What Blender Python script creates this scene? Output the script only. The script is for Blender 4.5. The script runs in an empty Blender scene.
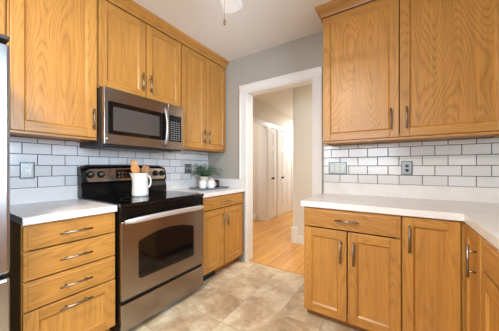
import bpy, bmesh, math, random
from mathutils import Vector, Matrix
random.seed(7)
SC = bpy.context.scene
COL = SC.collection
PI = math.pi

# ------------------------------------------------------------------ camera
cam = bpy.data.cameras.new('camera'); co = bpy.data.objects.new('camera', cam); COL.objects.link(co)
co.location = (2.239, -2.298, 1.168); co.rotation_euler = (PI/2, 0, 0.5645)
cam.sensor_width = 36.0; cam.lens = 224.78/499*36; cam.clip_start = 0.02
cam.shift_x = -5.86/499; cam.shift_y = 2.29/499
SC.camera = co
# ------------------------------------------------------------------ world, light, exposure
w = bpy.data.worlds.new('world'); SC.world = w; w.use_nodes = True
bg = w.node_tree.nodes['Background']
bg.inputs[0].default_value = (0.70, 0.83, 1.0, 1); bg.inputs[1].default_value = 1.4
def area(name, loc, rot, sx, sy, power, col):
    l = bpy.data.lights.new(name, 'AREA'); l.shape = 'RECTANGLE'; l.size = sx; l.size_y = sy
    l.energy = power; l.color = col
    o = bpy.data.objects.new(name, l); COL.objects.link(o); o.location = loc; o.rotation_euler = rot
    return o
def point(name, loc, power, col, r=0.08):
    l = bpy.data.lights.new(name, 'POINT'); l.energy = power; l.color = col; l.shadow_soft_size = r
    o = bpy.data.objects.new(name, l); COL.objects.link(o); o.location = loc
    return o
# daylight entering the window behind the camera and the window over the sink
area('daylight_front_window', (1.25, -4.14, 1.60), (PI/2, 0, 0), 1.9, 1.1, 50, (0.80, 0.90, 1.0))
area('daylight_sink_window', (3.36, -1.95, 1.60), (PI/2, 0, PI/2), 1.2, 0.95, 80, (0.68, 0.83, 1.0))
area('kitchen_ceiling_lamp', (1.5, -2.75, 2.485), (0, 0, 0), 0.38, 0.38, 46, (1.0, 0.91, 0.76))
area('hall_lamp_near', (-0.6, 1.05, 2.485), (0, 0, 0), 0.3, 0.3, 7, (1.0, 0.95, 0.88))
area('hall_fill_right', (2.2, 0.56, 2.485), (0, 0, 0), 0.3, 0.3, 22, (1.0, 0.95, 0.88))  # added fill, hidden behind the kitchen wall, brightens the beige hall wall
area('hall_fill_far', (0.45, 3.7, 2.485), (0, 0, 0), 0.3, 0.3, 24, (0.93, 0.96, 1.0))  # added cool fill, out of view, whitens the hall doors
area('hall_fill_left', (-1.35, 1.0, 1.4), (PI/2, 0, -PI/2), 1.0, 1.2, 4, (0.95, 0.97, 1.0))  # added fill with no window behind it, brightens the hall
SC.view_settings.view_transform = 'Standard'
try: SC.view_settings.look = 'None'
except Exception: pass
SC.view_settings.gamma = 1.0; SC.view_settings.use_curve_mapping = False
SC.view_settings.exposure = 0.50
SC.cycles.use_denoising = True
SC.cycles.max_bounces = 10; SC.cycles.diffuse_bounces = 6; SC.cycles.glossy_bounces = 4
SC.cycles.caustics_reflective = False; SC.cycles.caustics_refractive = False

# ------------------------------------------------------------------ materials
def s2l(h):
    h = h.lstrip('#'); r = [int(h[i:i+2], 16)/255 for i in (0, 2, 4)]
    return tuple([c/12.92 if c <= .04045 else ((c+.055)/1.055)**2.4 for c in r] + [1])
def mat(name, col, rough=0.5, metal=0.0, spec=0.5, **k):
    m = bpy.data.materials.new(name); m.use_nodes = True
    b = m.node_tree.nodes['Principled BSDF']
    b.inputs['Base Color'].default_value = s2l(col) if isinstance(col, str) else col
    b.inputs['Roughness'].default_value = rough; b.inputs['Metallic'].default_value = metal
    b.inputs['Specular IOR Level'].default_value = spec
    for n, v in k.items(): b.inputs[n.replace('_', ' ')].default_value = v
    return m
class NT:
    def __init__(s, m): s.t = m.node_tree; s.b = s.t.nodes['Principled BSDF']
    def n(s, typ, **k):
        x = s.t.nodes.new(typ)
        for a, v in k.items(): setattr(x, a, v)
        return x
    def l(s, a, b): s.t.links.new(a, b)
    def math(s, op, a, b=None):
        x = s.n('ShaderNodeMath', operation=op)
        for i, v in enumerate((a, b)):
            if v is None: continue
            if isinstance(v, (int, float)): x.inputs[i].default_value = v
            else: s.l(v, x.inputs[i])
        return x.outputs[0]
    def noise(s, vec, scale, detail=3, rough=.5, dist=0):
        x = s.n('ShaderNodeTexNoise'); s.l(vec, x.inputs['Vector'])
        x.inputs['Scale'].default_value = scale; x.inputs['Detail'].default_value = detail
        x.inputs['Roughness'].default_value = rough; x.inputs['Distortion'].default_value = dist
        return x.outputs[0]
    def ramp(s, f, stops):
        x = s.n('ShaderNodeValToRGB'); s.l(f, x.inputs[0]); e = x.color_ramp.elements
        while len(e) < len(stops): e.new(.5)
        for q, (p, c) in zip(e, stops): q.position = p; q.color = s2l(c) if isinstance(c, str) else c
        return x.outputs[0]
    def mix(s, f, a, b, mode='MIX'):
        x = s.n('ShaderNodeMix', data_type='RGBA', blend_type=mode)
        if isinstance(f, (int, float)): x.inputs[0].default_value = f
        else: s.l(f, x.inputs[0])
        for i, v in ((6, a), (7, b)):
            if isinstance(v, (str, tuple)): x.inputs[i].default_value = s2l(v) if isinstance(v, str) else v
            else: s.l(v, x.inputs[i])
        return x.outputs[2]
    def bump(s, h, st=.3, d=.002):
        x = s.n('ShaderNodeBump'); x.inputs['Strength'].default_value = st; x.inputs['Distance'].default_value = d
        s.l(h, x.inputs['Height']); s.l(x.outputs[0], s.b.inputs['Normal'])

def oak(name, axis, base, dark, rings=16.0, amount=.55, rough=.36, cross=3.4):
    """finished oak; axis = 0/1/2, the way the grain runs in the part's own frame"""
    m = mat(name, base, rough); t = NT(m)
    tc = t.n('ShaderNodeTexCoord'); oi = t.n('ShaderNodeObjectInfo')
    off = t.n('ShaderNodeVectorMath', operation='SCALE'); off.inputs[0].default_value = (7.3, 3.1, 9.7)
    t.l(oi.outputs['Random'], off.inputs['Scale'])
    add = t.n('ShaderNodeVectorMath', operation='ADD'); t.l(tc.outputs['Object'], add.inputs[0]); t.l(off.outputs[0], add.inputs[1])
    def stretched(cross, along):
        mp = t.n('ShaderNodeMapping'); sc = [cross]*3; sc[axis] = along
        mp.inputs['Scale'].default_value = sc; t.l(add.outputs[0], mp.inputs[0]); return mp.outputs[0]
    big = t.noise(stretched(cross, .62), 1.0, 1.5, .4, .15)
    wob = t.noise(stretched(30, 3.5), 1.0, 2, .5)
    rg = t.math('FRACT', t.math('ADD', t.math('MULTIPLY', big, rings), t.math('MULTIPLY', wob, .9)))
    tri = t.math('ABSOLUTE', t.math('SUBTRACT', t.math('MULTIPLY', rg, 2), 1))
    line = t.math('POWER', tri, 2.2)
    pores = t.noise(stretched(230, 9), 1.0, 2, .6)
    streak = t.noise(stretched(42, 1.4), 1.0, 3, .6)
    tone = t.noise(stretched(2.2, .5), 1.0, 1)
    pm = t.ramp(pores, [(.40, (0, 0, 0, 1)), (.62, (1, 1, 1, 1))])
    f = t.math('MULTIPLY', line, t.math('ADD', t.math('MULTIPLY', pm, .75), .35))
    f = t.math('MULTIPLY', f, amount)
    c1 = t.mix(f, base, dark)
    st = t.ramp(streak, [(.35, (.80, .80, .80, 1)), (.65, (1.08, 1.08, 1.08, 1))])
    c2 = t.mix(.75, c1, st, 'MULTIPLY')
    tn = t.ramp(tone, [(.3, (.88, .84, .80, 1)), (.7, (1.06, 1.06, 1.06, 1))])
    c3 = t.mix(.8, c2, tn, 'MULTIPLY')
    t.l(c3, t.b.inputs['Base Color'])
    t.bump(t.math('ADD', f, t.math('MULTIPLY', pores, .4)), .12, .0015)
    t.b.inputs['Coat Weight'].default_value = .10; t.b.inputs['Coat Roughness'].default_value = .3
    return m
OB, OD = '#c0883f', '#744216'
OAK = [oak('oak_along_x', 0, OB, OD, 30, .42, .36, 5), oak('oak_along_y', 1, OB, OD, 30, .42, .36, 5), oak('oak_along_z', 2, OB, OD, 30, .42, .36, 5)]
OX, OY, OZ = OAK
OPANEL = oak('oak_panel_straight_grain', 2, '#c28a40', OD, 20.0, .30, .36, 9)
OPANELC = oak('oak_panel_cathedral_grain', 2, '#c2883d', '#703e12', 58.0, .52)
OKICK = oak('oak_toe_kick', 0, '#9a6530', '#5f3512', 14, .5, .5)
SHADOWGAP = mat('cabinet_gap_shade', '#3a2412', .8)  # dark brown stands in for shade behind the fronts and between doors

def brushed(name, col, axis, rough=.28):
    m = mat(name, col, rough, 1.0); t = NT(m)
    tc = t.n('ShaderNodeTexCoord'); mp = t.n('ShaderNodeMapping'); sc = [120]*3; sc[axis] = 1.0
    mp.inputs['Scale'].default_value = sc; t.l(tc.outputs['Object'], mp.inputs[0])
    nz = t.noise(mp.outputs[0], 1.0, 2)
    rr = t.n('ShaderNodeMapRange'); rr.inputs[3].default_value = rough-.02; rr.inputs[4].default_value = rough+.03
    t.l(nz, rr.inputs[0]); t.l(rr.outputs[0], t.b.inputs['Roughness'])
    return m
STEEL = brushed('brushed_steel', '#a0968d', 1, .25)
STEELV = brushed('brushed_steel_fridge', '#b8bcc2', 2, .24)
NICKEL = mat('satin_nickel', '#968c82', .36, 1.0)
CHROME = mat('polished_steel', '#cfcdca', .16, 1.0)
PEWTER = mat('pewter', '#8b8f8f', .38, .85)
BLACKG = mat('black_glass', '#08080a', .07, 0, .6)
BLACKP = mat('black_plastic', '#101012', .35)
BLACKE = mat('black_enamel', '#070708', .25, 0, .3)
DARKSIDE = mat('dark_appliance_side', '#2a2523', .5)
SCREEN = mat('oven_window_glass', '#0c0a09', .06, 0, .45)
MWSCREEN = mat('microwave_window_mesh', '#4a4745', .13, 0, .7)
KEYG = mat('grey_key_print', '#8c8c8e', .5)
DISPLAY = mat('dark_display', '#10161a', .15)
WHITEP = mat('white_plastic', '#e9e7e0', .35)
SLOT = mat('dark_slot', '#1a1a1a', .6)
CERAM = mat('white_ceramic', '#eceae6', .16)
MAROON = mat('maroon_ceramic', '#43151c', .2)
SLATE = mat('slate_tray_glaze', '#6a7688', .35)
LEAF = mat('fern_leaf', '#255423', .5)
LEAF2 = mat('fern_leaf_light', '#3f7536', .5)
SOIL = mat('potting_soil', '#2c2018', .9)
UW1 = oak('beech_wood', 2, '#c98a4a', '#a5652c', 20, .3, .55)
UW2 = oak('bamboo_wood', 2, '#d9ab77', '#b98550', 20, .3, .55)
UW3 = oak('olive_wood', 2, '#9c6a34', '#6b401a', 20, .4, .55)
POT = mat('cream_stoneware', '#d9d2c4', .45)
REG = mat('floor_register', '#2b3038', .4, .5)
TRIM = mat('white_trim_paint', '#e8e6e4', .32)
GLASSW = mat('window_glass', '#ffffff', .0)
def _glass(m):
    t = m.node_tree; out = [n for n in t.nodes if n.type == 'OUTPUT_MATERIAL'][0]
    tr = t.nodes.new('ShaderNodeBsdfTransparent'); gl = t.nodes.new('ShaderNodeBsdfGlossy'); gl.inputs['Roughness'].default_value = .02
    fr = t.nodes.new('ShaderNodeFresnel'); mx = t.nodes.new('ShaderNodeMixShader')
    t.links.new(fr.outputs[0], mx.inputs[0]); t.links.new(tr.outputs[0], mx.inputs[1]); t.links.new(gl.outputs[0], mx.inputs[2])
    t.links.new(mx.outputs[0], out.inputs[0])
_glass(GLASSW)

def paint(name, col, rough=.6):
    m = mat(name, col, rough, 0, .3); t = NT(m)
    tc = t.n('ShaderNodeTexCoord'); nz = t.noise(tc.outputs['Object'], 180, 2)
    t.bump(nz, .06, .001); return m
GREY = paint('grey_wall_paint', '#aeaaa1')
CEIL = paint('ceiling_paint', '#eae8e4', .8)
BEIGE = paint('beige_hall_paint', '#ddd6ca')
TILEM = mat('glazed_white_tile', '#e2e3e4', .14); 
def _tile():
    t = NT(TILEM); g = t.n('ShaderNodeNewGeometry')
    c = t.ramp(g.outputs['Random Per Island'], [(0, '#d6d7d8'), (1, '#e3e3e5')])
    t.l(c, t.b.inputs['Base Color'])
    tc = t.n('ShaderNodeTexCoord'); t.bump(t.noise(tc.outputs['Object'], 14, 1), .10, .004)
_tile()
GROUT = mat('dark_grey_grout', '#3e4246', .85)
def _quartz():
    m = mat('white_quartz', '#e6e2df', .28); t = NT(m)
    tc = t.n('ShaderNodeTexCoord'); n1 = t.noise(tc.outputs['Object'], 260, 2); n2 = t.noise(tc.outputs['Object'], 9, 4)
    a = t.ramp(n1, [(.36, '#e0dcd9'), (.48, '#ebe9e7')]); b = t.ramp(n2, [(.35, (.94, .93, .93, 1)), (.65, (1, 1, 1, 1))])
    t.l(t.mix(1.0, a, b, 'MULTIPLY'), t.b.inputs['Base Color']); return m
QUARTZ = _quartz()
def _floortile():
    m = mat('travertine_floor_tile', '#b7a48c', .42); t = NT(m)
    tc = t.n('ShaderNodeTexCoord'); mp = t.n('ShaderNodeMapping'); mp.inputs['Location'].default_value = (-1.435, .01, 0)
    t.l(tc.outputs['Object'], mp.inputs[0])
    br = t.n('ShaderNodeTexBrick', offset=0.0, squash=1.0)
    t.l(mp.outputs[0], br.inputs['Vector']); br.inputs['Scale'].default_value = 1
    br.inputs['Brick Width'].default_value = .33; br.inputs['Row Height'].default_value = .33
    br.inputs['Mortar Size'].default_value = .0035; br.inputs['Mortar Smooth'].default_value = .3
    br.inputs['Color1'].default_value = (0, 0, 0, 1); br.inputs['Color2'].default_value = (1, 1, 1, 1); br.inputs['Mortar'].default_value = (.5, .5, .5, 1)
    br.inputs['Bias'].default_value = 0
    off = t.n('ShaderNodeVectorMath', operation='MULTIPLY_ADD'); t.l(br.outputs['Color'], off.inputs[0])
    off.inputs[1].default_value = (3, 5, 7); t.l(tc.outputs['Object'], off.inputs[2])
    n1 = t.noise(off.outputs[0], 4.2, 6, .62, .7); n2 = t.noise(off.outputs[0], 19, 5, .6, .4)
    c = t.ramp(n1, [(.33, '#b29a7c'), (.44, '#c9b292'), (.54, '#d8c7aa'), (.66, '#e8dcc4')])
    c2 = t.ramp(n2, [(.33, (.86, .83, .80, 1)), (.6, (1.05, 1.05, 1.05, 1))])
    c = t.mix(.8, c, c2, 'MULTIPLY')
    tone = t.ramp(br.outputs['Color'], [(0, (.92, .90, .88, 1)), (1, (1.05, 1.05, 1.05, 1))])
    c = t.mix(1, c, tone, 'MULTIPLY')
    c = t.mix(br.outputs['Fac'], c, '#b9ab96'); t.l(c, t.b.inputs['Base Color'])
    h = t.math('SUBTRACT', t.math('MULTIPLY', n2, .3), br.outputs['Fac']); t.bump(h, .35, .002)
    return m
FLOORT = _floortile()
def _hardwood():
    m = mat('hall_oak_floor', '#d4934f', .3); t = NT(m)
    tc = t.n('ShaderNodeTexCoord'); sp = t.n('ShaderNodeSeparateXYZ'); t.l(tc.outputs['Object'], sp.inputs[0])
    cb = t.n('ShaderNodeCombineXYZ'); t.l(sp.outputs['Y'], cb.inputs['X']); t.l(sp.outputs['X'], cb.inputs['Y'])
    br = t.n('ShaderNodeTexBrick', offset=.37, offset_frequency=3)
    t.l(cb.outputs[0], br.inputs['Vector']); br.inputs['Scale'].default_value = 1
    br.inputs['Brick Width'].default_value = 1.1; br.inputs['Row Height'].default_value = .083
    br.inputs['Mortar Size'].default_value = .0012; br.inputs['Color1'].default_value = (0, 0, 0, 1); br.inputs['Color2'].default_value = (1, 1, 1, 1)
    br.inputs['Mortar'].default_value = (.5, .5, .5, 1)
    off = t.n('ShaderNodeVectorMath', operation='MULTIPLY_ADD'); t.l(br.outputs['Color'], off.inputs[0])
    off.inputs[1].default_value = (3, 5, 7); t.l(tc.outputs['Object'], off.inputs[2])
    mp = t.n('ShaderNodeMapping'); mp.inputs['Scale'].default_value = (22, 1.3, 1); t.l(off.outputs[0], mp.inputs[0])
    n1 = t.noise(mp.outputs[0], 1.0, 4, .6, .5)
    c = t.ramp(n1, [(.3, '#c68438'), (.6, '#e0a858')])
    tone = t.ramp(br.outputs['Color'], [(0, (.88, .85, .8, 1)), (1, (1.08, 1.08, 1.08, 1))])
    c = t.mix(1, c, tone, 'MULTIPLY'); c = t.mix(t.math('MULTIPLY', br.outputs['Fac'], .7), c, '#7a4a20')
    t.l(c, t.b.inputs['Base Color']); return m
HARDW = _hardwood()

# ------------------------------------------------------------------ mesh helpers
class MB:
    def __init__(s): s.bm = bmesh.new(); s.mats = []
    def mi(s, m):
        if m not in s.mats: s.mats.append(m)
        return s.mats.index(m)
    def face(s, pts, m, smooth=False):
        f = s.bm.faces.new([s.bm.verts.new(p) for p in pts]); f.material_index = s.mi(m); f.smooth = smooth; return f
    def box(s, x0, x1, y0, y1, z0, z1, m, bev=0.0, seg=2):
        x0, x1 = sorted((x0, x1)); y0, y1 = sorted((y0, y1)); z0, z1 = sorted((z0, z1))
        r = bmesh.ops.create_cube(s.bm, size=1.0)
        for v in r['verts']: v.co = Vector((x0+(v.co.x+.5)*(x1-x0), y0+(v.co.y+.5)*(y1-y0), z0+(v.co.z+.5)*(z1-z0)))
        fs = set(f for v in r['verts'] for f in v.link_faces); i = s.mi(m)
        for f in fs: f.material_index = i
        if bev > 0:
            es = list(set(e for f in fs for e in f.edges))
            bv = bmesh.ops.bevel(s.bm, geom=es, offset=bev, segments=seg, affect='EDGES', profile=.5)
            for f in bv['faces']: f.material_index = i
        return s
    def prism(s, pts, vec, m, smooth=False):
        """closed polygon swept along vec"""
        vec = Vector(vec); a = [s.bm.verts.new(p) for p in pts]; b = [s.bm.verts.new(Vector(p)+vec) for p in pts]
        i = s.mi(m); n = len(pts); fs = []
        fs.append(s.bm.faces.new(a[::-1])); fs.append(s.bm.faces.new(b))
        for k in range(n):
            f = s.bm.faces.new((a[k], a[(k+1) % n], b[(k+1) % n], b[k])); f.smooth = smooth; fs.append(f)
        for f in fs: f.material_index = i
        bmesh.ops.recalc_face_normals(s.bm, faces=fs)
        return s
    def loft(s, rings, m, closed=True, caps=True, smooth=True):
        i = s.mi(m); R = [[s.bm.verts.new(p) for p in r] for r in rings]; fs = []
        for a, b in zip(R[:-1], R[1:]):
            n = len(a)
            for k in range(n if closed else n-1):
                f = s.bm.faces.new((a[k], a[(k+1) % n], b[(k+1) % n], b[k])); f.smooth = smooth; fs.append(f)
        if caps and closed: fs.append(s.bm.faces.new(R[0][::-1])); fs.append(s.bm.faces.new(R[-1]))
        for f in fs: f.material_index = i
        bmesh.ops.recalc_face_normals(s.bm, faces=fs)
        return s
    def tube(s, path, r, m, seg=10, flat=1.0, up=None):
        path = [Vector(p) for p in path]; rs = r if isinstance(r, (list, tuple)) else [r]*len(path); rings = []
        u = None
        for k, p in enumerate(path):
            t = (path[min(k+1, len(path)-1)]-path[max(k-1, 0)]).normalized()
            if u is None:
                h = Vector(up) if up else (Vector((0, 0, 1)) if abs(t.z) < .9 else Vector((1, 0, 0)))
                u = (h - t*h.dot(t)).normalized()
            else: u = (u - t*u.dot(t)).normalized()
            v = t.cross(u)
            rings.append([p + u*math.cos(a)*rs[k]*flat + v*math.sin(a)*rs[k] for a in [2*PI*j/seg for j in range(seg)]])
        return s.loft(rings, m)
    def lathe(s, prof, c, m, seg=28, axis='z'):
        rings = []
        for r, h in prof:
            r = max(r, 1e-5); ring = []
            for j in range(seg):
                a = 2*PI*j/seg; x, y = r*math.cos(a), r*math.sin(a)
                ring.append({'z': (c[0]+x, c[1]+y, c[2]+h), 'x': (c[0]+h, c[1]+x, c[2]+y), 'y': (c[0]+x, c[1]+h, c[2]+y)}[axis])
            rings.append(ring)
        return s.loft(rings, m)
    def build(s, name, parent=None, bevel=0.0, label=None, autosmooth=False):
        me = bpy.data.meshes.new(name); s.bm.to_mesh(me); s.bm.free()
        for m in s.mats: me.materials.append(m)
        o = bpy.data.objects.new(name, me); COL.objects.link(o)
        if parent: o.parent = parent
        if bevel > 0:
            b = o.modifiers.new('bevel', 'BEVEL'); b.width = bevel; b.segments = 2; b.limit_method = 'ANGLE'; b.angle_limit = math.radians(40)
        if label: o['label'] = label
        return o
def BX(name, parent, dims, m, bev=0.0, label=None):
    b = MB(); b.box(*dims, m, bev); return b.build(name, parent, label=label)
def tag(o, label, cat, group=None):
    o['label'] = label; o['category'] = cat
    if group: o['group'] = group
    return o
def thing(name, label, cat, loc=(0, 0, 0), rz=0, group=None):
    o = bpy.data.objects.new(name, None); COL.objects.link(o); o.location = loc; o.rotation_euler = (0, 0, rz)
    o.empty_display_size = .1
    return tag(o, label, cat, group)
def struct(o, label=None):
    o['kind'] = 'structure'
    if label: o['label'] = label
    return o

H = 2.56
# ------------------------------------------------------------------ the setting
XR = 3.20; YF = -4.0
o = struct(BX('floor', None, (-.12, XR+.12, YF-.12, .05, -.08, 0), FLOORT), 'beige travertine tile kitchen floor')
o = struct(BX('floor_hall', None, (-1.52, 4.0, .05, 4.62, -.08, 0), HARDW), 'honey oak strip floor of the hall')
struct(BX('ceiling', None, (-.12, XR+.12, YF-.12, .12, H, H+.08), CEIL), 'warm white kitchen ceiling')
struct(BX('ceiling_hall', None, (-1.52, 4.0, .12, 4.62, H, H+.08), CEIL), 'cream hall ceiling')
wl = struct(BX('wall_left', None, (-.12, 0, YF, 0, 0, H), GREY))
# back wall with the doorway
b = MB()
DX0, DX1, DZ = .655, 1.50, 2.105
b.box(-.12, DX0, 0, .12, 0, H, GREY); b.box(DX1, XR+.12, 0, .12, 0, H, GREY); b.box(DX0, DX1, 0, .12, DZ, H, GREY)
wb = struct(b.build('wall_back'), 'grey painted wall with the cased doorway')
# right wall with the window over the sink
b = MB(); wy0, wy1, wz0, wz1 = -2.55, -1.35, 1.10, 2.10
b.box(XR, XR+.12, YF, wy0, 0, H, GREY); b.box(XR, XR+.12, wy1, 0, 0, H, GREY)
b.box(XR, XR+.12, wy0, wy1, 0, wz0, GREY); b.box(XR, XR+.12, wy0, wy1, wz1, H, GREY)
wr = struct(b.build('wall_right'))
# front wall (behind the camera) with a window
b = MB(); px0, px1, pz1 = .25, 2.25, 2.12
b.box(-.12, px0, YF-.12, YF, 0, H, GREY); b.box(px1, XR+.12, YF-.12, YF, 0, H, GREY); b.box(px0, px1, YF-.12, YF, pz1, H, GREY); b.box(px0, px1, YF-.12, YF, 0, 1.02, GREY)
wf = struct(b.build('wall_front'))
def window(name, ax, c0, c1, z0, z1, p, depth, mull):
    b = MB(); f = .05
    def bx(a0, a1, q0, q1, d0=0, d1=depth, m=TRIM):
        if ax == 'x': b.box(a0, a1, p+d0, p+d1, q0, q1, m)
        else: b.box(p+d0, p+d1, a0, a1, q0, q1, m)
    bx(c0, c0+f, z0, z1); bx(c1-f, c1, z0, z1); bx(c0+f, c1-f, z0, z0+f); bx(c0+f, c1-f, z1-f, z1)
    for k in range(1, mull): x = c0+(c1-c0)*k/mull; bx(x-f*.6, x+f*.6, z0+f, z1-f)
    o = struct(b.build(name)); g = MB()
    for k in range(mull):
        a0 = c0+(c1-c0)*k/mull+f*.5; a1 = c0+(c1-c0)*(k+1)/mull-f*.5; m_ = p+depth*.5
        if ax == 'x': g.face([(a0, m_, z0+f), (a1, m_, z0+f), (a1, m_, z1-f), (a0, m_, z1-f)], GLASSW)
        else: g.face([(m_, a0, z0+f), (m_, a1, z0+f), (m_, a1, z1-f), (m_, a0, z1-f)], GLASSW)
    g.build('pane', o)
window('window_1', 'y', wy0, wy1, wz0, wz1, XR+.03, .06, 2)
window('window_2', 'x', px0, px1, 1.02, pz1, YF-.09, .06, 2)
# doorway lining and casing
JT = .015
b = MB(); b.box(DX0-.0, DX0+JT, -.001, .121, 0, DZ, TRIM); b.box(DX1-JT, DX1, -.001, .121, 0, DZ, TRIM); b.box(DX0+JT, DX1-JT, -.001, .121, DZ-JT, DZ, TRIM)
struct(b.build('trim_1', bevel=.002), 'white doorway lining')
b = MB(); CO0, CO1, CZ = .558, 1.592, 2.195
def casing(b, side):  # side -1: kitchen face, +1: hall face
    def y(a): return -a if side < 0 else .12+a
    lo = 1.027 if side < 0 else 0
    for x0, x1, s in ((CO0, DX0+.006, 1), (DX1-.006, CO1, -1)):
        xo, xi = (x0, x1) if s == 1 else (x1, x0)
        prof = [(xo, 0), (xo, .026), (xo+s*.012, .030), (xo+s*.030, .022), (xo+s*.075, .018), (xi-s*.006, .016), (xi, .012), (xi, 0)]
        base = lo if s == 1 else 0
        b.prism([(p, y(d), base) for p, d in prof], (0, 0, (DZ-.006)-base), TRIM)
        if s == 1 and side < 0:
            b.box(.640, DX0+.006, -.016, 0, 0, 1.026, TRIM)
    prof = [(CZ, 0), (CZ, .026), (CZ-.012, .030), (CZ-.030, .022), (CZ-.075, .018), (DZ, .016), (DZ-.006, .012), (DZ-.006, 0)]
    b.prism([(CO0, y(d), z) for z, d in prof], (CO1-CO0, 0, 0), TRIM)
casing(b, -1)
struct(b.build('trim_2', bevel=.001), 'white casing around the doorway')
b = MB(); casing(b, 1); struct(b.build('trim_3'))
struct(BX('trim_4', None, (DX0+JT, DX1-JT, .035, .065, 0, .006), HARDW, .002), 'thin wood threshold strip')
# hall walls
b = MB(); b.box(.85, 4.0, 1.0, 1.12, 0, H, BEIGE); struct(b.build('wall_hall_right'), 'beige hall wall opposite the doorway')
struct(BX('wall_hall_side', None, (.85, .97, 1.12, 4.5, 0, H), BEIGE))
struct(BX('wall_hall_left', None, (-.32, -.20, 2.12, 4.5, 0, H), BEIGE))
b = MB(); b.box(-1.40, -.34, 2.0, 2.12, 0, H, BEIGE); b.box(-.32, -.20, .12, 2.12, 2.17, H, BEIGE); b.box(-.34, -.20, 2.0, 2.12, 0, 2.17, BEIGE); struct(b.build('wall_hall_corner'))
struct(BX('wall_hall_end', None, (-.32, .97, 4.5, 4.62, 0, H), BEIGE))
struct(BX('wall_hall_far_left', None, (-1.52, -1.40, .12, 2.12, 0, H), BEIGE))
struct(BX('wall_hall_far_right', None, (4.0, 4.12, .12, 1.12, 0, H), BEIGE))
struct(BX('wall_hall_near', None, (-1.52, -.12, .0, .12, 0, H), BEIGE))
struct(BX('wall_hall_near_right', None, (XR+.12, 4.12, .0, .12, 0, H), BEIGE))
def bboard(name, x0, x1, y0, y1, h=.125):
    b = MB(); b.box(x0, x1, y0, y1, 0, h-.02, TRIM); 
    if x1-x0 > y1-y0: b.box(x0, x1, y0+.005, y1, h-.02, h, TRIM)
    else: b.box(x0, x1-.005, y0, y1, h-.02, h, TRIM)
    return struct(b.build(name, bevel=.003), 'white baseboard')
bboard('baseboard_hall_right', .935, 3.9, .982, 1.0)
struct(BX('trim_5', None, (.835, .935, .965, 1.0, 0, .245), TRIM, .006), 'tall white plinth block at the hall corner')
bboard('baseboard_hall_left', -1.39, -.445, 1.982, 2.0)
# closet doors in the hall
def hall_door(name, y0, y1, lab, knob_y):
    z1 = 2.06; x = -.20
    t = MB(); t.box(x+.001, x+.018, y0, y1, .012, z1, TRIM)
    d = struct(t.build(name, bevel=.002), lab)
    p = MB(); w = y1-y0
    cols = 2 if w > .5 else 1
    pw = (w-.09*(cols+1))/cols
    for c in range(cols):
        a = y0+.09+c*(pw+.09)
        for q0, q1 in ((.22, .82), (.98, 1.58), (1.68, 1.95)):
            p.box(x+.018, x+.021, a, a+pw, q0, q1, TRIM); p.box(x+.021, x+.026, a+.02, a+pw-.02, q0+.02, q1-.02, TRIM)
    p.build('raised_panel', d, bevel=.003)
    k = MB(); k.lathe([(.012, 0), (.012, .02), (.026, .03), (.03, .045), (.02, .058), (0, .06)], (x+.018, knob_y, .93), BLACKP, 14, 'x'); k.build('door_handle', d)
hall_door('door_2', 2.18, 2.47, 'narrow white closet door nearest the hall corner', 2.23)
hall_door('door_3', 2.66, 3.34, 'white panelled door further down the hall', 2.73)
b = MB()
for y0, y1 in ((2.0, 2.17), (2.48, 2.65), (3.35, 3.47)):
    b.box(-.20, -.176, y0, y1, 0, 2.07, TRIM); b.box(-.176, -.170, y0+.02, y1-.02, 0, 2.07, TRIM)
b.box(-.20, -.172, .15, 3.47, 2.07, 2.17, TRIM)
b.box(-.40, -.176, 1.975, 2.0, 0, 2.15, TRIM); b.box(-.32, -.20, .13, 1.975, 2.15, 2.17, TRIM)
struct(b.build('trim_6', bevel=.003), 'white casings around the hall closet doors')

# subway tile, one body of tile per wall, a part of the wall it is set on
def tiles(parent, ax, a0, a1, z_top, joint, name='subway_tile', lo=1.0239, cuts=()):
    P, Q, g = .1616, .0808, .0023
    b = MB(); gr = MB()
    z = lo; row = 0
    if ax == 'x': gr.box(a0, a1, -.0055, 0, lo, z_top, GROUT)
    else: gr.box(0, .0055, a0, a1, lo, z_top, GROUT)
    while z < z_top-.005:
        z1 = min(z+Q, z_top); j = joint + (0 if row % 2 == 0 else P/2)
        k0 = math.floor((a0-j)/P)
        s = j+k0*P
        while s < a1:
            c0, c1 = max(s, a0), min(s+P, a1)
            if c1-c0 > .012:
                q0, q1 = c0+g, c1-g; e = .004
                zz0, zz1 = z+g, z1-g
                def P3(a, d, zz): return (a, -d, zz) if ax == 'x' else (d, a, zz)
                outer = [P3(q0, .0055, zz0), P3(q1, .0055, zz0), P3(q1, .0055, zz1), P3(q0, .0055, zz1)]
                mid = [P3(q0, .0078, zz0), P3(q1, .0078, zz0), P3(q1, .0078, zz1), P3(q0, .0078, zz1)]
                inn = [P3(q0+e*.6, .0095, zz0+e*.6), P3(q1-e*.6, .0095, zz0+e*.6), P3(q1-e*.6, .0095, zz1-e*.6), P3(q0+e*.6, .0095, zz1-e*.6)]
                b.loft([outer, mid, inn], TILEM, smooth=False)
            s += P
        z = z1; row += 1
    b.build(name, parent, label='white glazed subway tile'); gr.build('grout', parent, label='dark grey grout')
tiles(wl, 'y', -2.2, -.0005, 1.385, -1.76)
tiles(wb, 'x', 1.605, XR, 1.385, 2.41)
tiles(wr, 'y', -1.30, -.01, 1.385, -.08) if False else None

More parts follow.
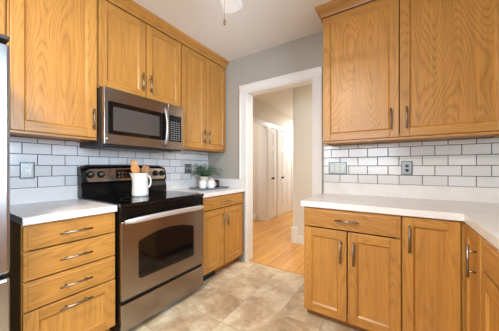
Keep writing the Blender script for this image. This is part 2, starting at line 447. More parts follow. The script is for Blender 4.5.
# ------------------------------------------------------------------ cabinet kit (local frame: x along the wall, front faces -y, wall at y=0)
FT = .020   # door thickness
def bar_handle(parent, c, length, vertical, yf, name='handle'):
    """c=(x,z) centre; yf = y of the face it is screwed to"""
    b = MB(); h = length/2; yo = yf-.030; m = NICKEL
    if vertical:
        b.tube([(c[0], yo, c[1]-h), (c[0], yo, c[1]+h)], .0058, m, 12)
        for s in (-1, 1): b.tube([(c[0], yf, c[1]+s*h*.62), (c[0], yo, c[1]+s*h*.62)], .0048, m, 10)
    else:
        b.tube([(c[0]-h, yo, c[1]), (c[0]+h, yo, c[1])], .0058, m, 12)
        for s in (-1, 1): b.tube([(c[0]+s*h*.62, yf, c[1]), (c[0]+s*h*.62, yo, c[1])], .0048, m, 10)
    return b.build(name, parent)
def framed(name, parent, x0, x1, z0, z1, yf, fr=.060, rail=None, handle=None, rec=.009, slope=.010, label=None, pm=None):
    """frame-and-panel front whose back lies at y=yf and face at y=yf-FT"""
    rail = rail or fr; y1, y0 = yf, yf-FT; b = MB()
    b.box(x0, x0+fr, y0, y1, z0, z1, OZ); b.box(x1-fr, x1, y0, y1, z0, z1, OZ)
    b.box(x0+fr, x1-fr, y0, y1, z0, z0+rail, OX); b.box(x0+fr, x1-fr, y0, y1, z1-rail, z1, OX)
    s = slope; yr = y0+rec
    ix0, ix1, iz0, iz1 = x0+fr, x1-fr, z0+rail, z1-rail
    b.face([(ix0, y0, iz0), (ix0+s, yr, iz0+s), (ix0+s, yr, iz1-s), (ix0, y0, iz1)], OZ)
    b.face([(ix1, y0, iz1), (ix1-s, yr, iz1-s), (ix1-s, yr, iz0+s), (ix1, y0, iz0)], OZ)
    b.face([(ix0, y0, iz0), (ix1, y0, iz0), (ix1-s, yr, iz0+s), (ix0+s, yr, iz0+s)], OX)
    b.face([(ix0, y0, iz1), (ix0+s, yr, iz1-s), (ix1-s, yr, iz1-s), (ix1, y0, iz1)], OX)
    d = b.build(name, parent, bevel=.0025, label=label)
    p = MB(); p.box(ix0+s, ix1-s, yr, y1, iz0+s, iz1-s, pm or OPANEL); p.build('panel', d)
    if handle: bar_handle(d, handle[:2], handle[2], handle[3], y0)
    return d
def slab_drawer(name, parent, x0, x1, z0, z1, yf, handle=True, hl=.155, mat_=None):
    b = MB(); y0 = yf-FT; e = .010
    m = mat_ or OX
    b.loft([[(x0, yf, z0), (x1, yf, z0), (x1, yf, z1), (x0, yf, z1)],
            [(x0, y0+.005, z0), (x1, y0+.005, z0), (x1, y0+.005, z1), (x0, y0+.005, z1)],
            [(x0+.004, y0+.0022, z0+.004), (x1-.004, y0+.0022, z0+.004), (x1-.004, y0+.0022, z1-.004), (x0+.004, y0+.0022, z1-.004)],
            [(x0+.016, y0+.0022, z0+.016), (x1-.016, y0+.0022, z0+.016), (x1-.016, y0+.0022, z1-.016), (x0+.016, y0+.0022, z1-.016)],
            [(x0+.020, y0, z0+.020), (x1-.020, y0, z0+.020), (x1-.020, y0, z1-.020), (x0+.020, y0, z1-.020)]], m, smooth=False)
    d = b.build(name, parent)
    if handle: bar_handle(d, ((x0+x1)/2, (z0+z1)/2), hl, False, y0)
    return d
def upper(label, w, z0, z1, loc, rz, doors, D=.30, group=None, pm=None):
    t = thing('upper_cabinet', label, 'cabinet', loc, rz, group)
    b = MB()
    b.box(.0, .018, -D, 0, 0, z1-z0, OZ); b.box(w-.018, w, -D, 0, 0, z1-z0, OZ)
    b.box(.018, w-.018, -D, 0, z1-z0-.018, z1-z0, OX); b.box(.018, w-.018, -D, 0, .012, .030, OX); b.box(.018, w-.018, -.012, 0, .03, z1-z0-.018, SHADOWGAP)
    b.build('carcass', t, bevel=.001)
    f = MB(); zz = z1-z0
    f.box(0, w, -D-.012, -D, 0, .045, OX); f.box(0, w, -D-.012, -D, zz-.05, zz, OX)
    f.box(0, .03, -D-.012, -D, .045, zz-.05, OZ); f.box(w-.03, w, -D-.012, -D, .045, zz-.05, OZ)
    f.box(-.0, w, -D-.020, -D-.012, 0, .014, OX)
    if len(doors) > 1:
        xm = (doors[0][1]+doors[1][0])/2; f.box(xm-.02, xm+.02, -D-.012, -D, .045, zz-.05, SHADOWGAP)
    f.build('face_frame', t, bevel=.001)
    for (x0, x1, hx, hz, dz0) in doors:
        framed('door', t, x0, x1, dz0, zz-.012, -D-.0125, handle=(hx, hz, .155, True), pm=pm)
    return t
XW = 1.376  # underside of the wall cabinets
TOP = 2.475
L90, R90 = PI/2, -PI/2
# left wall: local x = world y - loc.y
upper('tall oak wall cabinet above the left counter, between fridge and microwave', .462, XW, TOP, (0, -1.966, XW), L90, [(.010, .456, .430, .148, .018)], pm=OPANELC)
upper('short two-door oak wall cabinet directly above the microwave', .772, 1.774, TOP, (0, -1.502, 1.774), L90,
      [(.006, .380, .345, .149, .014), (.388, .766, .420, .149, .014)])
upper('two-door oak wall cabinet in the far left corner above the plant', .726, XW, TOP, (0, -.728, XW), L90,
      [(.006, .352, .312, .148, .018), (.360, .714, .392, .148, .018)])
upper('oak wall cabinet above the stainless fridge', .93, 1.80, TOP, (0, -2.900, 1.80), L90, [(.006, .461, .42, .12, .014), (.467, .922, .507, .12, .014)])
# back wall, right of the doorway
upper('large two-door oak wall cabinet right of the doorway', 1.135, XW+.004, TOP, (1.686, 0, XW+.004), 0,
      [(.004, .560, .511, .150, .018), (.566, 1.130, .607, .150, .018)], pm=OPANELC)
# crown mouldings
def crown(name, pts_dir, label):
    pass
CP = [(.0, 0), (.006, 0), (.010, .012), (.012, .022), (.026, .040), (.044, .058), (.050, .064), (.054, .078), (.054, .084), (0, .084)]
def crown_path(path, outs, label):
    """path: corner points (x,y) on the cabinet face; outs: outward offset directions at each point"""
    b = MB(); zc = H-.0845; rings = []
    for (x, y), (ox, oy) in zip(path, outs): rings.append([(x+ox*d, y+oy*d, zc+h) for d, h in CP])
    b.loft(rings, OY if label.startswith('oak crown moulding along the left') else OX, smooth=False)
    return tag(b.build('crown_moulding'), label, 'moulding')
crown_path([(.322, -2.90), (.322, -.001)], [(1, 0), (1, 0)], 'oak crown moulding along the left row of wall cabinets')
crown_path([(1.684, -.001), (1.684, -.322), (2.822, -.322)], [(-1, 0), (-1, -1), (0, -1)], 'oak crown moulding on top of the cabinet right of the doorway')

# ------------------------------------------------------------------ base cabinets
BD = .59; BZ = .872; TK = .095
def base(label, w, loc, rz, left_panel=True):
    t = thing('base_cabinet', label, 'cabinet', loc, rz)
    b = MB()
    b.box(0, .018, -BD, 0, TK, BZ, OZ); b.box(w-.018, w, -BD, 0, TK, BZ, OZ); b.box(.018, w-.018, -BD, 0, TK, TK+.018, OX)
    b.box(.018, w-.018, -.012, 0, TK, BZ, OZ)
    b.build('carcass', t, bevel=.001)
    f = MB()
    f.box(0, w, -BD-.010, -BD, BZ-.03, BZ, OX); f.box(0, w, -BD-.010, -BD, TK, TK+.03, OX)
    f.box(0, .03, -BD-.010, -BD, TK+.03, BZ-.03, OZ); f.box(w-.03, w, -BD-.010, -BD, TK+.03, BZ-.03, OZ)
    f.box(.03, w-.03, -BD-.004, -BD, TK+.03, BZ-.03, SHADOWGAP)
    f.build('face_frame', t, bevel=.001)
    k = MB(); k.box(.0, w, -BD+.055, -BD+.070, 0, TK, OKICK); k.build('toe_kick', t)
    return t
yf = -BD-.0105
# left counter drawer cabinet
t = base('oak four-drawer base cabinet between fridge and range', .452, (0, -1.966, 0), L90)
slab_drawer('drawer', t, .003, .449, .735, .862, yf)
slab_drawer('drawer', t, .003, .449, .578, .727, yf)
slab_drawer('drawer', t, .003, .449, .420, .570, yf)
framed('drawer', t, .003, .449, .100, .412, yf, fr=.062, rail=.062, handle=(.226, .372, .155, False))
# rear left
t = base('oak base cabinet right of the range, one drawer over two doors', .722, (0, -.724, 0), L90)
slab_drawer('drawer', t, .006, .690, .735, .862, yf, hl=.155)
framed('door', t, .006, .344, .100, .725, yf, handle=(.316, .61, .155, True))
framed('door', t, .352, .690, .100, .725, yf, handle=(.384, .61, .155, True))
# right of the doorway
t = base('oak base cabinet right of the doorway, one drawer over two doors', .640, (1.620, 0, 0), 0)
slab_drawer('drawer', t, .004, .636, .725, .862, yf, hl=.155)
framed('door', t, .004, .315, .080, .715, yf, handle=(.275, .578, .165, True))
framed('door', t, .323, .636, .080, .715, yf, handle=(.362, .578, .165, True))
# corner unit
t = base('oak corner base cabinet with one full height door', .300, (2.262, 0, 0), 0)
framed('door', t, .004, .276, .080, .862, yf, fr=.055, handle=(.036, .735, .165, True))
# right leg: local x -> world -y ; wall x=XR ; BD = XR-2.57
LBD = BD; BD = .62; yf = -BD-.0105
t = base('narrow oak base cabinet just round the inner corner with a full height door', .305, (XR, -.615, 0), R90)
framed('door', t, .022, .297, .080, .862, yf, fr=.055, handle=(.240, .725, .155, True))
t = base('oak sink base cabinet at the right edge with a plain front over a door', .80, (XR, -.922, 0), R90)
slab_drawer('drawer', t, .006, .794, .725, .862, yf, handle=False)
framed('door', t, .006, .396, .080, .715, yf, handle=(.35, .60, .165, True))
framed('door', t, .404, .794, .080, .715, yf, handle=(.44, .60, .165, True))
t = base('oak base cabinet with two doors past the sink', .86, (XR, -1.728, 0), R90)
slab_drawer('drawer', t, .006, .854, .725, .862, yf)
framed('door', t, .006, .426, .080, .715, yf, handle=(.386, .60, .165, True))
framed('door', t, .434, .854, .080, .715, yf, handle=(.474, .60, .165, True))
BD = LBD

# ------------------------------------------------------------------ counters
def slab(name, pts, z0, z1, parent):
    b = MB(); b.prism([(x, y, z0) for x, y in pts], (0, 0, z1-z0), QUARTZ); return b.build(name, parent, bevel=.003)
CT0, CT1 = .8735, .914
t = thing('countertop', 'pale quartz countertop on the drawers between fridge and range', 'countertop', (0, 0, 0))
slab('slab', [(.0, -1.968), (.637, -1.968), (.637, -1.512), (.0, -1.512)], CT0, CT1, t)
BX('backsplash', t, (.0005, .020, -1.968, -1.512, CT1, 1.0235), QUARTZ, .002)
t = thing('countertop', 'pale quartz countertop under the plant tray in the far left corner', 'countertop', (0, 0, 0))
slab('slab', [(.0, -.735), (.637, -.735), (.637, -.001), (.0, -.001)], CT0, CT1, t)
BX('backsplash', t, (.0005, .020, -.735, -.001, CT1, 1.0235), QUARTZ, .002)
BX('backsplash', t, (.021, .637, -.020, -.001, CT1, 1.0235), QUARTZ, .002)
t = thing('countertop', 'long L-shaped white quartz countertop right of the doorway', 'countertop', (0, 0, 0))
# with a sink cut-out
sx0, sx1, sy0, sy1 = 2.655, 3.06, -1.66, -1.02
b = MB()
for x0, x1, y0, y1 in ((1.605, XR-.001, -.637, -.001), (2.545, XR-.001, sy1, -.637), (2.545, sx0, sy0, sy1), (sx1, XR-.001, sy0, sy1), (2.545, XR-.001, -2.62, sy0)):
    b.box(x0, x1, y0, y1, CT0, CT1, QUARTZ)
bmesh.ops.remove_doubles(b.bm, verts=b.bm.verts, dist=1e-5)
b.build('slab', t)
BX('backsplash', t, (1.612, XR-.021, -.020, -.001, CT1, 1.0235), QUARTZ, .002)
BX('backsplash', t, (XR-.020, XR-.001, -2.62, -.001, CT1, 1.0235), QUARTZ, .002)
# sink
b = MB(); r_ = [( sx0+.001, sx1-.001, sy0+.001, sy1-.001)]
x0, x1, y0, y1 = r_[0]; d = .72
for q in ((x0, x0+.004, y0, y1), (x1-.004, x1, y0, y1), (x0+.004, x1-.004, y0, y0+.004), (x0+.004, x1-.004, y1-.004, y1)): b.box(*q, d, CT1-.001, STEEL)
b.box(x0, x1, y0, y1, d-.004, d, STEEL)
b.lathe([(.04, 0), (.036, .002), (0, .001)], ((x0+x1)/2, (y0+y1)/2, d+.0005), CHROME, 20)
tag(b.build('sink'), 'stainless sink set into the right counter', 'sink')

# ------------------------------------------------------------------ range
HANDLEM = mat('brushed_handle_steel', '#e2e0de', .42, .85)
RY0, RY1 = -1.506, -.742
def Y(k): return RY0+(RY1-RY0)*k
t = thing('range', 'stainless electric range with black glass cooktop between the left cabinets', 'range', (0, 0, 0))
b = MB(); b.box(.03, .636, RY0, RY1, .03, .895, BLACKE)
for yy in (RY0+.05, RY1-.05): b.lathe([(.018, 0), (.018, .03)], (.10, yy, 0), BLACKP, 12); b.lathe([(.018, 0), (.018, .03)], (.58, yy, 0), BLACKP, 12)
b.build('body', t, bevel=.003)
b = MB(); b.box(.10, .672, RY0-.002, RY1+.002, .897, .922, BLACKG, .006); b.build('cooktop', t, label='glossy black glass cooktop')
RINGM = mat('burner_ring_print', '#4b4b50', .3)
for cx_, cy_, r in ((.48, Y(.27), .105), (.48, Y(.74), .08), (.24, Y(.27), .075), (.24, Y(.74), .095)):
    b = MB(); b.loft([[(cx_+rr*math.cos(a), cy_+rr*math.sin(a), .9224) for a in [2*PI*k/48 for k in range(48)]] for rr in (r, r-.003)], RINGM, caps=False); b.build('burner_ring', t)
b = MB(); b.box(.637, .664, RY0+.002, RY1-.002, .803, .894, BLACKE, .004)
b.build('vent_trim', t)
# oven door with arched window
def arch(y0, y1, z0, zs, zm, x, n=16, rc=.02):
    pts = [(x, y0, z0+rc), (x, y0+rc*.3, z0+rc*.3), (x, y0+rc, z0), (x, y1-rc, z0), (x, y1-rc*.3, z0+rc*.3), (x, y1, z0+rc)]
    pts.append((x, y1, zs-.012))
    for k in range(n+1):
        u = 1-2*k/n; pts.append((x, (y0+y1)/2+u*(y1-y0)/2*.985, zs+(zm-zs)*(1-u*u)))
    pts.append((x, y0, zs-.012))
    return pts
dz0, dz1 = .262, .800
b = MB(); b.box(.640, .672, RY0+.004, RY1-.004, dz0, dz1, STEEL, .005, 3)
dr = b.build('oven_door', t)
wy_0, wy_1 = -1.385, -.872
b = MB(); b.prism(arch(wy_0, wy_1, .372, .643, .690, .6722), (.0022, 0, 0), BLACKG); b.build('window_border', dr)
b = MB(); b.prism(arch(wy_0+.028, wy_1-.028, .398, .622, .664, .6745), (.0008, 0, 0), SCREEN); b.build('window_glass', dr)
# handle: broad flat bar, bowed outwards
b = MB(); n = 22; rings = []
for k in range(n+1):
    u = k/n; yy = RY0+.020+(RY1-RY0-.040)*u; bow = .034*(1-(2*u-1)**2)**.5+.012
    hh = .020*min(1, .55+6*min(u, 1-u)); xx = .672+bow
    zc = .800+.010*(1-(2*u-1)**2)
    rings.append([(xx+.008*math.cos(a), yy, zc+hh*math.sin(a)) for a in [2*PI*j/12 for j in range(12)]])
b.loft(rings, HANDLEM)
for yy in (RY0+.035, RY1-.035): b.box(.670, .684, yy-.012, yy+.012, .780, .805, CHROME, .003)
b.build('handle', dr, label='wide bowed polished steel handle')
b = MB(); b.box(.640, .668, RY0+.004, RY1-.004, .045, .235, STEEL, .005, 3); b.box(.640, .650, RY0+.006, RY1-.006, .235, .262, BLACKP)
b.build('storage_drawer', t)
# back guard: side profile swept along y
b = MB()
prof = [(.021, .923), (.105, .923), (.105, .985), (.085, 1.035), (.108, 1.045), (.092, 1.150), (.078, 1.178), (.050, 1.192), (.021, 1.192)]
n = 14; rings = []
for k in range(n+1):
    u = k/n; yy = RY0-.016+(RY1-RY0+.016)*u; e = min(u, 1-u)*(RY1-RY0)
    dip = .020*max(0, 1-e/.045)**2; rise = .006*(1-(2*u-1)**2)
    rings.append([(x, yy, z-(dip-rise)*(1 if z > 1.1 else 0)) for x, z in prof])
b.loft(rings, BLACKE, smooth=False)
bgd = b.build('back_guard', t, bevel=.003)
# stainless control panel on the slanted face
def slx(z): return .108-.016*(z-1.045)/.105
b = MB()
pz0, pz1 = 1.052, 1.160
e = .0025
pts = lambda off: [(slx(pz0)+off, RY0+.030, pz0), (slx(pz0)+off, RY1-.030, pz0), (slx(pz0+.02)+off, RY1-.018, pz0+.02), (slx(pz1-.02)+off, RY1-.018, pz1-.02), (slx(pz1)+off, RY1-.045, pz1-.002),
    (slx(pz1)+off, Y(.7), pz1+.003), (slx(pz1)+off, Y(.5), pz1+.005), (slx(pz1)+off, Y(.3), pz1+.003), (slx(pz1)+off, RY0+.045, pz1-.002), (slx(pz1-.02)+off, RY0+.018, pz1-.02), (slx(pz0+.02)+off, RY0+.018, pz0+.02)]
b.loft([pts(-.002), pts(e)], STEEL, smooth=False); b.build('control_panel', t, label='brushed steel control panel')
b = MB(); b.prism([(slx(1.075)+.0028, -1.262, 1.075), (slx(1.075)+.0028, -1.055, 1.075), (slx(1.155)+.0028, -1.055, 1.155), (slx(1.155)+.0028, -1.262, 1.155)], (.0012, 0, 0), BLACKG); dsp = b.build('display', t)
for r in range(2):
    for c in range(6):
        b = MB(); yy = -1.245+c*.033; z = 1.088+r*.030; b.box(slx(z)+.0038, slx(z)+.0044, yy, yy+.014, z, z+.006, KEYG); b.build('button', dsp)
for ky in (-1.462, -1.384, -.872, -.796):
    b = MB(); z = 1.112
    b.lathe([(.030, .0), (.030, .004), (.024, .008), (.022, .026), (.019, .029), (0, .029)], (slx(z)+.003, ky, z), BLACKP, 22, 'x')
    b.box(slx(z)+.026, slx(z)+.036, ky-.004, ky+.004, z-.017, z+.017, BLACKP, .002)
    kb = b.build('knob', t)
    b = MB(); b.box(slx(z)+.0362, slx(z)+.0366, ky-.001, ky+.001, z+.004, z+.015, WHITEP); b.build('pointer_mark', kb)
b = MB(); b.box(slx(1.1)+.0028, slx(1.1)+.0034, -1.330, -1.312, 1.094, 1.100, BLACKP); b.build('indicator_mark', t)

# ------------------------------------------------------------------ microwave
MWH = mat('curved_handle_steel', '#b4b2b0', .36, .9)
MY0, MY1, MZ0, MZ1 = -1.520, -.748, 1.345, 1.773
MY0 = -1.502; MY1 = -.782; MSP = -.957
t = thing('microwave', 'stainless over-the-range microwave hung under the short wall cabinet', 'microwave', (0, 0, 0))
b = MB(); b.box(.001, .392, MY0, MY1, MZ0-.012, MZ1-.001, DARKSIDE); b.box(.06, .34, MY0+.06, MY1-.06, MZ0-.018, MZ0-.012, BLACKP)
b.build('body', t, bevel=.003)
b = MB(); b.box(.394, .425, MY0+.001, MSP-.001, MZ0, MZ1-.004, STEEL, .004, 3); dr = b.build('door', t)
b = MB(); b.box(.394, .425, MSP+.001, MY1-.001, MZ0, MZ1-.004, STEEL, .004, 3); cp = b.build('control_side', t)
def rrect(y0, y1, z0, z1, x, r, n=5):
    pts = []
    for cy, cz, a0 in ((y1-r, z0+r, -PI/2), (y1-r, z1-r, 0), (y0+r, z1-r, PI/2), (y0+r, z0+r, PI)):
        for k in range(n+1): a = a0+PI/2*k/n; pts.append((x, cy+r*math.cos(a), cz+r*math.sin(a)))
    return pts
b = MB(); b.prism(rrect(-1.474, -.962, 1.420, 1.668, .4252, .012), (.002, 0, 0), BLACKG); b.build('window_border', dr)
b = MB(); b.prism(rrect(-1.440, -1.050, 1.450, 1.630, .4274, .010), (.0008, 0, 0), MWSCREEN); b.build('window_glass', dr)
b = MB(); path = []
for k in range(17):
    u = k/16; path.append((.430+.036*math.sin(PI*u)**.6, -.995, 1.372+.345*u))
b.tube(path, .0125, MWH, 12, .75); b.build('handle', dr, label='curved vertical steel handle')
b = MB(); b.prism(rrect(-.945, -.808, 1.418, 1.668, .4252, .008), (.002, 0, 0), BLACKG); kp = b.build('keypad', t)
b = MB(); b.box(.4273, .4278, -.930, -.824, 1.625, 1.655, DISPLAY); b.build('display', kp)
for r in range(9):
    for c in range(4):
        b = MB(); yy = -.931+c*.029; z = 1.434+r*.0205; b.box(.4273, .4279, yy, yy+.017, z, z+.008, KEYG); b.build('button', kp)
b = MB(); b.lathe([(.012, 0), (.012, .0015), (0, .0016)], (.4252, -1.476, 1.384), CHROME, 20, 'x')
bd = b.build('logo_badge', dr, label='small round silver emblem')
b = MB(); b.tube([(.4272, -1.476+.008*math.cos(a), 1.384+.008*math.sin(a)) for a in [2*PI*k/16 for k in range(17)]], .0006, BLACKP, 6)
b.tube([(.4272, -1.480, 1.381), (.4272, -1.478, 1.387), (.4272, -1.475, 1.383), (.4272, -1.472, 1.387), (.4272, -1.4725, 1.381)], .0006, BLACKP, 6); b.build('emblem_script', bd)

# ------------------------------------------------------------------ fridge
t = thing('refrigerator', 'stainless refrigerator at the left edge of the kitchen', 'refrigerator', (0, 0, 0))
FY0, FY1 = -2.93, -2.036
BX('body', t, (.03, .70, FY0, FY1, .02, 1.725), DARKSIDE, .004)
b = MB(); b.box(.706, .785, FY0, -2.486, .700, 1.715, STEELV, .012, 3); b.build('door', t)
b = MB(); b.box(.706, .785, -2.480, FY1, .700, 1.715, STEELV, .012, 3); b.build('door', t)
b = MB(); b.box(.706, .785, FY0, FY1, .07, .680, STEELV, .012, 3); dw = b.build('freezer_drawer', t)
b = MB(); b.tube([(.79, -2.80, .62), (.83, -2.78, .62), (.83, -2.18, .62), (.79, -2.16, .62)], .012, CHROME, 12); b.build('handle', dw)
for yy in (-2.52, -2.446):
    b = MB(); b.tube([(.79, yy, .80), (.83, yy, .83), (.83, yy, 1.50), (.79, yy, 1.53)], .012, CHROME, 12); b.build('handle', t)
b = MB(); b.box(.62, .80, FY1-.12, FY1-.004, 1.727, 1.745, DARKSIDE, .004); b.build('hinge_cap', t)
b = MB(); b.box(.05, .70, FY0+.02, FY1-.02, .0, .0195, BLACKP); b.build('base_grille', t)

# ------------------------------------------------------------------ floor register in the toe kick
t = thing('toe_kick_register', 'dark metal heat register in the toe kick right of the range', 'register', (.556, -.715, 0))
b = MB(); b.box(-.020, .001, 0, .26, .004, .090, REG, .002); b.build('frame', t)
b = MB()
for k in range(6): z = .016+k*.012; b.box(.001, .004, .012, .248, z, z+.006, REG)
b.build('louvre', t)

# ------------------------------------------------------------------ outlets and switches
def plate(name, lab, cat, loc, rz, gangs, kind):
    w = .070+.046*(gangs-1)+.008; h = .118
    t = thing(name, lab, cat, loc, rz)
    b = MB()
    b.loft([[(-w/2+i, y, -h/2+i), (w/2-i, y, -h/2+i), (w/2-i, y, h/2-i), (-w/2+i, y, h/2-i)] for i, y in ((0, 0), (0, -.004), (.005, -.007), (.009, -.0072), (.011, -.0058), (.015, -.0058))], PEWTER, smooth=False)
    b.build('wall_plate', t)
    for g in range(gangs):
        cx = (g-(gangs-1)/2)*.046
        if kind == 'outlet':
            b = MB(); b.box(cx-.0168, cx+.0168, -.0085, -.0055, -.034, .034, WHITEP, .002); rc = b.build('receptacle', t)
            b = MB()
            for zc in (-.018, .018):
                for dx in (-.006, .006): b.box(cx+dx-.001, cx+dx+.001, -.0092, -.0086, zc-.001, zc+.008, SLOT)
                b.lathe([(.003, 0), (.003, .0006)], (cx, -.0092, zc-.008), SLOT, 10, 'y')
            b.build('slot', rc)
        elif kind == 'rocker':
            b = MB(); b.box(cx-.0165, cx+.0165, -.0095, -.0055, -.034, .034, ROCK, .002); b.build('rocker_switch', t)
        elif kind == 'dark':
            b = MB(); b.box(cx-.017, cx+.017, -.0080, -.0055, -.035, .035, PEWTER, .002)
            rc = b.build('receptacle', t); b = MB()
            for zc in (-.018, .018): b.lathe([(.013, 0), (.013, .001)], (cx, -.0092, zc), SLOT if zc < 0 else DARKSIDE, 14, 'y')
            b.build('slot', rc)
        else:
            b = MB(); b.box(cx-.005, cx+.005, -.0165, -.0055, -.002, .014, WHITEP, .001); b.build('toggle', t)
    return t
ROCK = mat('pale_rocker', '#cfd6cc', .3)
plate('outlet', 'pewter-framed white duplex outlet on the tile above the left counter', 'outlet', (.0105, -1.814, 1.150), L90, 1, 'outlet')
plate('switch_plate', 'double pewter switch plate on the tile beside the fern', 'switch', (.0105, -.366, 1.155), L90, 2, 'toggle')
plate('switch_plate', 'triple pewter switch plate with pale rockers right of the doorway', 'switch', (1.742, -.0105, 1.165), 0, 3, 'rocker')
plate('outlet', 'single pewter outlet in the middle of the right-hand tile', 'outlet', (2.305, -.0105, 1.165), 0, 1, 'dark')

# ------------------------------------------------------------------ pitcher of utensils on the cooktop
PX, PY, PZ = .335, -1.175, .9225
t = thing('pitcher', 'white ceramic pitcher holding wooden utensils on the cooktop', 'pitcher', (PX, PY, PZ))
b = MB(); seg = 30
pr_ = [(.060, 0), (.066, .004), (.067, .02), (.063, .10), (.060, .16), (.063, .190), (.066, .198), (.062, .198), (.058, .188), (.056, .16), (.058, .10), (.060, .02), (.0, .012)]
rings = []
for r, h in pr_:
    ring = []
    for j in range(seg):
        a = 2*PI*j/seg; sp = .022*max(0, (h-.14)/.058)*max(0, math.cos(a+2.45))**6
        rr = max(r, .0005)+sp*(1 if r > .01 else 0); ring.append((rr*math.cos(a), rr*math.sin(a), h))
    rings.append(ring)
b.loft(rings, CERAM); b.build('body', t)
hd = Vector((.55, .83, 0)).normalized(); b = MB(); path = []
for k in range(13):
    a = -PI/2+PI*k/12; path.append(hd*(.060+.024*math.cos(a)) + Vector((0, 0, .125+.052*math.sin(a))))
b.tube(path, .0065, CERAM, 10); b.build('handle', t)
def utensil(name, lab, base, tip, m, head, hw, hl, thick=.004, slots=False, roundh=True):
    """handle from base to neck, flat head of half width hw at the tip"""
    base, tip = Vector(base), Vector(tip); d = (tip-base); L = d.length; d.normalize()
    view = Vector((.84, -.54, 0)); side = d.cross(view).normalized(); nrm = side.cross(d).normalized()
    b = MB(); neck = tip-d*hl; b.tube([base, neck+d*.006], [.006, .005], m, 8)
    t = thing(name, lab, 'utensil', base)
    b.bm.transform(Matrix.Translation(-base)); b.build('handle', t)
    b = MB(); N = 22; out = []
    for k in range(N):
        a = 2*PI*k/N; c, s = math.cos(a), math.sin(a)
        if not roundh: c = max(-1, min(1, c*1.35)); s = max(-1, min(1, s*1.35))
        if s < 0 and not roundh: c *= 1+.45*s
        out.append(neck + d*(hl/2)*(1+s) + side*hw*c - base)
    rings = [[p*1.0 for p in out]]
    cen = neck+d*hl/2-base
    rings = [[cen+(p-cen)*.9-nrm*thick for p in out], [p-nrm*thick*.3 for p in out], [p+nrm*thick*.5 for p in out], [cen+(p-cen)*.88+nrm*thick*.9 for p in out],
             [cen+(p-cen)*.45+nrm*(thick*.9-(.004 if roundh else 0)) for p in out]]
    b.loft(rings, m); 
    b.build('head', t)
    return t
utensil('wooden_spoon', 'round wooden spoon leaning left in the white pitcher', (PX+.01, PY+.02, PZ+.02), (PX-.005, PY-.055, PZ+.275), UW1, 'spoon', .034, .085, .007)
utensil('wooden_spatula', 'pale flat wooden spatula behind the spoon in the pitcher', (PX-.01, PY+.015, PZ+.02), (PX-.045, PY-.035, PZ+.315), UW2, 'flat', .028, .090, .004, roundh=False)
utensil('wooden_fork', 'dark olive wood spoon leaning right in the white pitcher', (PX-.01, PY-.02, PZ+.02), (PX+.0, PY+.050, PZ+.275), UW3, 'spoon', .020, .075, .006)
utensil('bamboo_spoon', 'narrow tan bamboo spoon at the pitcher handle side', (PX+.015, PY-.015, PZ+.02), (PX+.03, PY+.058, PZ+.262), UW3, 'spoon', .015, .070, .005)
bpy.data.objects['wooden_fork'].name = 'serving_spoon'

# ------------------------------------------------------------------ tray with mugs, cup and fern
TX, TY = .302, -.285
t = thing('serving_tray', 'slate blue rectangular tray on the far left counter', 'tray', (TX, TY, CT1), math.radians(-6))
b = MB(); hx, hy = .158, .200
def rr(i, z, r=.02):
    pts = []
    for cx_, cy_, a0 in ((hx-i-r, -hy+i+r, -PI/2), (hx-i-r, hy-i-r, 0), (-hx+i+r, hy-i-r, PI/2), (-hx+i+r, -hy+i+r, PI)):
        for k in range(5): a = a0+PI/2*k/4; pts.append((cx_+r*math.cos(a), cy_+r*math.sin(a), z))
    return pts
b.loft([rr(.015, .0005), rr(.0, .018), rr(.004, .020), rr(.018, .008)], SLATE, smooth=False); b.build('dish', t)
TZ = CT1+.0085
def mug(lab, loc, m, r, h, hdir, handle=True, name='mug', cat='mug'):
    t = thing(name, lab, cat, loc)
    b = MB(); b.lathe([(r*.86, 0), (r*.97, .006), (r, .02), (r, h), (r-.004, h), (r-.004, .02), (0, .008)], (0, 0, 0), m, 26); b.build('body', t)
    if handle:
        hd = Vector(hdir).normalized(); b = MB()
        b.tube([hd*(r-.002+.024*math.cos(a))+Vector((0, 0, h*.5+h*.30*math.sin(a))) for a in [-PI/2+PI*k/10 for k in range(11)]], .0045, m, 8); b.build('handle', t)
    return t
mug('left white mug at the front of the tray', (.276, -.368, TZ), CERAM, .041, .092, (1, .3, 0))
mug('right white mug beside the maroon mug on the tray', (.338, -.292, TZ), CERAM, .041, .094, (.3, 1, 0))
mug('maroon mug at the right end of the tray', (.300, -.165, TZ), MAROON, .042, .092, (-.6, -1, 0))
mug('pale stoneware cup standing behind the white mugs', (.232, -.185, TZ), POT, .032, .118, (0, 1, 0), handle=False, name='cup', cat='cup')
t = thing('potted_fern', 'green fern in a tapered cream pot at the back of the tray', 'plant', (.213, -.282, TZ))
b = MB(); b.lathe([(.036, 0), (.040, .004), (.050, .130), (.053, .136), (.050, .139), (.046, .127), (.0, .120)], (0, 0, 0), POT, 24); b.build('pot', t, label='cream tapered pot')
b = MB(); b.lathe([(.041, .118), (.030, .124), (0, .126)], (0, 0, 0), SOIL, 16); b.build('soil', t)
b = MB(); rnd = random.Random(3)
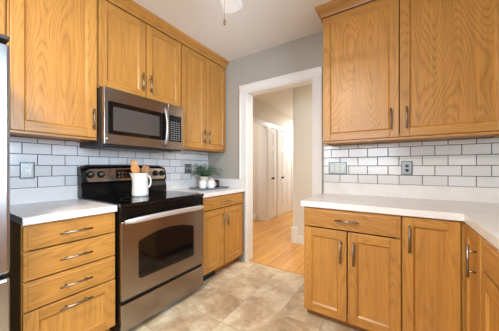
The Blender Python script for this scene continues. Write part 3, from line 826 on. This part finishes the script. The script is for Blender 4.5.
for k in range(40):
    a = 2*PI*k/40+rnd.uniform(-.15, .15); L = rnd.uniform(.14, .25); up = rnd.uniform(.05, .13)
    if k % 3 == 0: L *= .65; up += .03
    out = Vector((math.cos(a), math.sin(a), 0))
    if out.x < -.3: L = min(L, .14)
    side = Vector((-out.y, out.x, 0)); m = LEAF if k % 3 else LEAF2
    P = []
    for q in range(9):
        u = q/8; P.append(out*(L*(.1+.9*u))*(.92 if u < .7 else 1)+Vector((0, 0, .125+up*math.sin(PI*.62*u)*1.15-.03*u*u)))
    b.tube(P, .0014, m, 5)
    for q in range(1, 9):
        for s in (-1, 1):
            wl_ = .030*math.sin(PI*(q/9)**.8)+.006; p = P[q]; dirn = (side*s+out*.45).normalized()
            tip = p+dirn*wl_+Vector((0, 0, -.004)); w_ = out*.0065
            up_ = Vector((0, 0, .0012))
            a1 = [p-w_*.3, p+dirn*wl_*.5-w_+up_, tip, p+dirn*wl_*.5+w_+up_]
            a2 = [v-Vector((0, 0, .0008)) for v in a1]
            b.loft([a1, a2], m, smooth=False)
b.build('frond', t)

# ------------------------------------------------------------------ ceiling fan
FXc, FYc = 1.42, -1.415
t = thing('ceiling_fan', 'white ceiling fan whose blade tip and pull chain show at the top', 'fan', (FXc, FYc, 0))
FANW = mat('fan_white', '#fbfbfb', .35); BRASS = mat('chain_metal', '#8a6a4c', .3, 1.0); FROST = mat('frosted_glass_shade', '#f3efe6', .4)
b = MB(); b.lathe([(.065, H-.001), (.07, H-.03), (.03, H-.05), (.02, H-.08), (.02, H-.13), (.09, H-.14), (.10, H-.22), (.07, H-.27), (.05, H-.28)], (0, 0, 0), FANW, 26); b.build('motor_housing', t)
b = MB(); b.lathe([(.05, H-.281), (.055, H-.30), (.10, H-.31)], (0, 0, 0), FANW, 26); b.build('light_fitter', t)
b = MB(); b.lathe([(.10, H-.311), (.115, H-.33), (.10, H-.39), (.055, H-.415), (.0, H-.42)], (0, 0, 0), FROST, 26); b.build('light_shade', t)
for k in range(5):
    a = math.atan2(.385, -.167)+2*PI*k/5; c, s = math.cos(a), math.sin(a); b = MB(); L0, L1, hw = .12, .445, .074; z = 2.285
    pr2 = [(L0, -.050), (L1-.065, -hw), (L1-.045, -hw*.92), (L1-.006, -hw*.12), (L1, hw*.05), (L1, hw*.80), (L1-.006, hw*.95), (L1-.02, hw), (L0, .050)]
    b.prism([(u*c-v*s, u*s+v*c, z) for u, v in pr2], (0, 0, .008), FANW); bl = b.build('blade', t, bevel=.002)
    b = MB(); b.box(.085, .17, -.018, .018, z+.009, z+.014, FANW); b.bm.transform(Matrix.Rotation(a, 4, 'Z')); b.build('blade_bracket', bl)
b = MB(); cz = 1.955
cxx, cyy = -.02*0, 0
b.tube([(.042, .038, H-.34), (.042, .038, cz)], .0012, BRASS, 6)
ch = b.build('pull_chain', t)
b = MB(); b.lathe([(.0, .0), (.005, .002), (.007, .010), (.006, .022), (.003, .030), (0, .031)], (.042, .038, cz-.030), BRASS, 12); b.build('chain_bob', ch)

# flush ceiling lamps
def flush(lab, x, y, r):
    t = thing('ceiling_lamp', lab, 'lamp', (x, y, H))
    b = MB(); b.lathe([(r*.5, -.0005), (r, -.004), (r, -.03), (r*.9, -.035)], (0, 0, 0), FANW, 30); b.build('base', t)
    b = MB(); b.lathe([(r*.88, -.036), (r*.85, -.05), (r*.5, -.066), (0, -.070)], (0, 0, 0), FROST, 30); b.build('diffuser', t)
flush('round white flush lamp on the kitchen ceiling behind the fan', 1.5, -2.75, .20)
flush('round flush lamp on the hall ceiling by its left end', -.6, 1.05, .16)
flush('unseen round flush lamp added to the hall ceiling right of the doorway', 2.2, .56, .16)  # fixture added over the right hall fill, out of view
flush('unseen round flush lamp added far down the hall ceiling', .45, 3.7, .16)  # fixture added over the far hall fill, out of view
